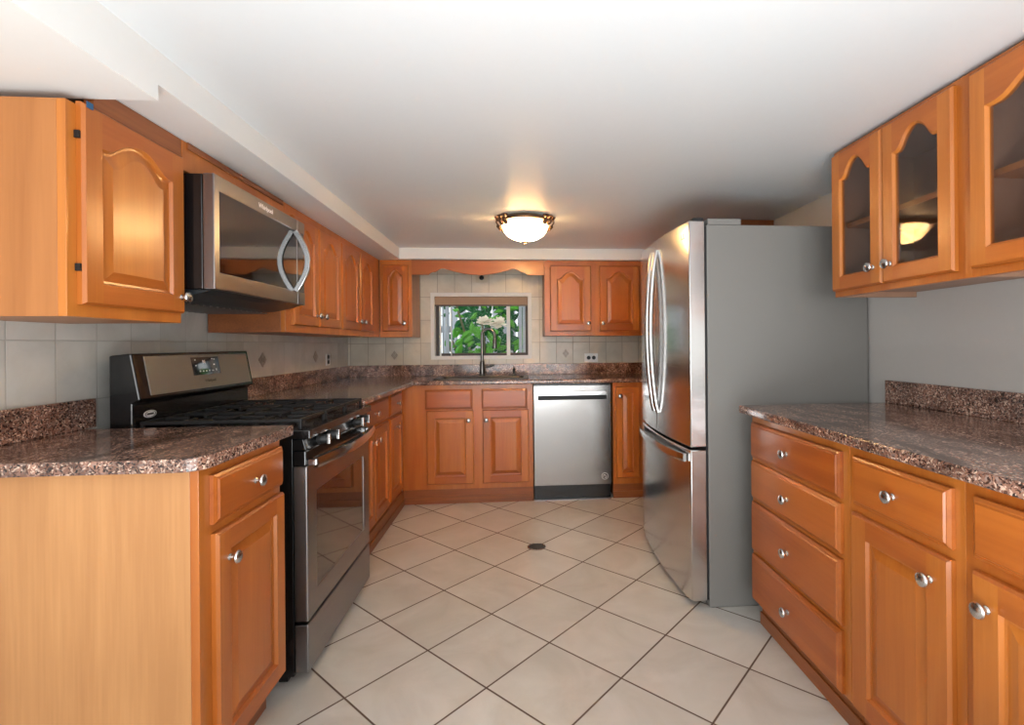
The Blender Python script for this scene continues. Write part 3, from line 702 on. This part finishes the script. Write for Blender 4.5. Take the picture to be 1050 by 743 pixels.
# ------------------------------------------------------------------ microwave
t = thing('microwave_oven', 'stainless over-the-range microwave mounted above the stove', 'microwave', (-.962, 1.672, 0), LEFT)
W = .678
MB().box(0, W, .036, .425, 1.335, 1.704).build('body', BLACK, t, .003)
dm = holed('door', SSD, [(0, 1.335), (.605, 1.335), (.605, 1.706), (0, 1.706)], [[(.030, 1.392), (.598, 1.392), (.598, 1.655), (.030, 1.655)]], 0, .035, 'xz', t, .003)
MB().box(.0302, .5978, .0015, .010, 1.3922, 1.6548).build('door_window', BGLASS, dm)
MB().box(.0302, .5978, .0105, .034, 1.3922, 1.6548).build('window_backing', BLACK, dm)
MB().box(.607, W, 0, .035, 1.335, 1.391).box(.607, W, 0, .035, 1.655, 1.706).build('control_trim', SSD, t, .002)
MB().box(.607, W-.004, .0015, .035, 1.3915, 1.6545).build('control_panel', BGLASS, t, .001)
pts = [(.572, -.004-.052*math.sin(PI*k/18), 1.388+.262*k/18) for k in range(19)]
MB().sweep(pts, [(-.011, -.006), (.011, -.006), (.011, .006), (-.011, .006)], up=(1, 0, 0)).build('handle', SSF, dm, .002, smooth=True)
text('lettering', 'Whirlpool', .026, INKW, dm, (.33, -.0004, 1.681), (PI/2, 0, 0))
b = MB(); b.prism([(.012, 1.3345), (.42, 1.3345), (.42, 1.300), (.13, 1.306), (.05, 1.322)], .006, W-.006, 'yz')
un = b.build('underside', DKTEAL, t, .002)
b = MB()
for k in range(16): b.box(.03+k*.04, .045+k*.04, .15, .40, 1.2955, 1.2995)
b.build('vent_grille', SSD, un)

# ------------------------------------------------------------------ dishwasher
t = thing('dishwasher', 'stainless dishwasher between the sink base and the narrow cabinet', 'dishwasher', (.114, 3.642, 0), BACK)
W = .572
MB().box(.004, W-.004, .032, .57, .02, .855).build('body', BLACK, t)
dd = holed('door', SS, [(0, .112), (W, .112), (W, .846), (0, .846)], [[(.034, .742), (W-.034, .742), (W-.034, .800), (.034, .800)]], 0, .031, 'xz', t, .003)
MB().box(.0342, W-.0342, .024, .031, .7422, .7998).build('pocket_back', BLKM, dd)
MB().prism([(.002, .7998), (.014, .7998), (.010, .776), (.002, .772)], .0342, W-.0342, 'yz').build('pocket_handle', SSF, dd)
MB().box(.002, W-.002, .036, .06, .008, .110).build('kick_plate', BLACK, t, .002)
MB().box(.002, W-.002, .010, .06, .0, .008).build('floor_strip', SSD, t)
bd = MB().tube([(.024*math.cos(2*PI*k/28), -.0012, .024*math.sin(2*PI*k/28)) for k in range(28)], .0018, 6, closed=True, up=(0, 1, 0)).build('round_badge', INKW, dd); bd.location = (.522, 0, .172)
b = MB(); b.tube([(-.012, -.0012, -.010), (-.010, -.0012, .006), (-.002, -.0012, .011), (.004, -.0012, .004)], .0025, 6); b.tube([(.0, -.0012, -.012), (.010, -.0012, -.010), (.013, -.0012, -.002), (.006, -.0012, .0)], .0025, 6)
b.build('badge_emblem', INKW, bd)

# ------------------------------------------------------------------ refrigerator
W = .838
t = thing('refrigerator', 'tall stainless french door refrigerator with grey side panel', 'refrigerator', (.742, 2.936, 0), RIGHT)
MB().box(0, W, .079, .812, .001, 1.662).build('body', FRG, t, .004)
MB().box(.006, W-.006, .0705, .0788, .035, 1.655).build('gasket', FRD, t)
BUL = .029
fy = lambda x: -BUL*(1-((x-W/2)/(W/2))**2)
def curved(x0, x1, z0, z1, name, n=16):
    fr_ = [(x0+(x1-x0)*k/n, fy(x0+(x1-x0)*k/n)) for k in range(n+1)]
    return MB().prism([(x0, .07)] + fr_ + [(x1, .07)], z0, z1, 'xy').build(name, SSF, t, .004, smooth=True)
fz = curved(0, W, .032, .686, 'freezer_drawer', 28)
dfar = curved(0, W/2-.002, .698, 1.678, 'door'); dnear = curved(W/2+.002, W, .698, 1.678, 'door')
dfar['label'] = 'far french door'; dnear['label'] = 'near french door'
for d_, hx in ((dfar, W/2-.035), (dnear, W/2+.035)):
    pts = []
    for k in range(25):
        q = k/24; pts.append((hx, fy(hx)-.004-.036*math.sin(PI*q)**.7, .80+.82*q))
    h_ = MB().tube(pts, .0125, 12, up=(1, 0, 0)).build('handle', SSF, d_, smooth=True)
pts = []
for k in range(25):
    x = .03+(W-.06)*k/24; pts.append((x, fy(x)-.012-.018*math.sin(PI*k/24)**.6, .648))
MB().sweep(pts, [(-.007, -.017), (.007, -.017), (.010, 0), (.007, .017), (-.007, .017)]).build('handle', SSF, fz, smooth=True)
MB().box(W-.10, W-.004, .02, .066, 1.679, 1.692).build('hinge_cover', FRD, dnear, .003)
MB().box(.004, .10, .02, .066, 1.679, 1.692).build('hinge_cover', FRD, dfar, .003)
for xm_ in (W-.20, .002): MB().box(xm_, xm_+.198, .085, .235, 1.6625, 1.690).build('hinge_cap', FRG, t, .004)
lx = W-.055; ang = math.atan2(fy(lx+.001)-fy(lx-.001), .002)
text('lettering', 'LG', .034, INK, dnear, (lx, fy(lx)-.0004, 1.618), (PI/2, 0, ang))
MB().box(.30, .34, fy(.32)-.0025, fy(.32)+.002, .86, .905).build('label_sticker', INK, dfar)

# ------------------------------------------------------------------ ceiling light
t = thing('ceiling_light', 'lit alabaster bowl ceiling light with bronze rim near the window', 'lamp', (.050, 2.94, ZC))
MB().lathe([(.10, 0), (.135, -.004), (.150, -.012), (.155, -.020), (.150, -.030), (.138, -.034), (.120, -.034)], seg=48).build('rim', BRONZE, t, smooth=True)
MB().lathe([(.1365, -.0345), (.137, -.045), (.128, -.072), (.108, -.100), (.078, -.119), (.045, -.130), (.012, -.134)], seg=48).build('bowl', LAMPG, t, smooth=True)
bl = bpy.data.lights.new('bulb', 'POINT'); bl.energy = 27; bl.color = (1, .89, .73); bl.shadow_soft_size = .03
bo = bpy.data.objects.new('bulb', bl); COL.objects.link(bo); bo.location = (.050, 2.94, ZC-.075)
MB().lathe([(.012, -.1345), (.020, -.137), (.012, -.144), (.007, -.148), (.008, -.152), (.003, -.157)], seg=16).build('finial', BRONZE, t, smooth=True)
for base_ in (-PI/2-1.02, -PI/2+1.02, PI/2-1.02, PI/2+1.02):
    b = MB()
    for dq in (-.24, 0, .24):
        a = base_+dq; ca, sa = math.cos(a), math.sin(a)
        b.tube([(.152*ca, .152*sa, -.010), (.176*ca, .176*sa, -.015), (.168*ca, .168*sa, -.034), (.148*ca, .148*sa, -.056)], .0125, 8)
    b.build('rib_cluster', BRONZE, t, smooth=True)

# floor drain
t = thing('floor_drain', 'small round dark metal drain cover in the tiled floor', 'drain', (.098, 2.826, 0))
MB().lathe([(.052, .0004), (.052, .003), (.046, .005), (.044, .003)], seg=28).build('rim', SATIN, t, smooth=True)
b = MB().lathe([(.044, .0006), (.044, .0032), (.006, .0036)], seg=28)
b.build('grate', plain('tarnished_drain', (52, 46, 42), .45, metal=.6), t)
b = MB()
for k in range(-3, 4): b.box(-.034, .034, k*.011-.002, k*.011+.002, .0037, .0055)
b.build('bars', plain('worn_metal', (96, 90, 84), .4, metal=.8), t)
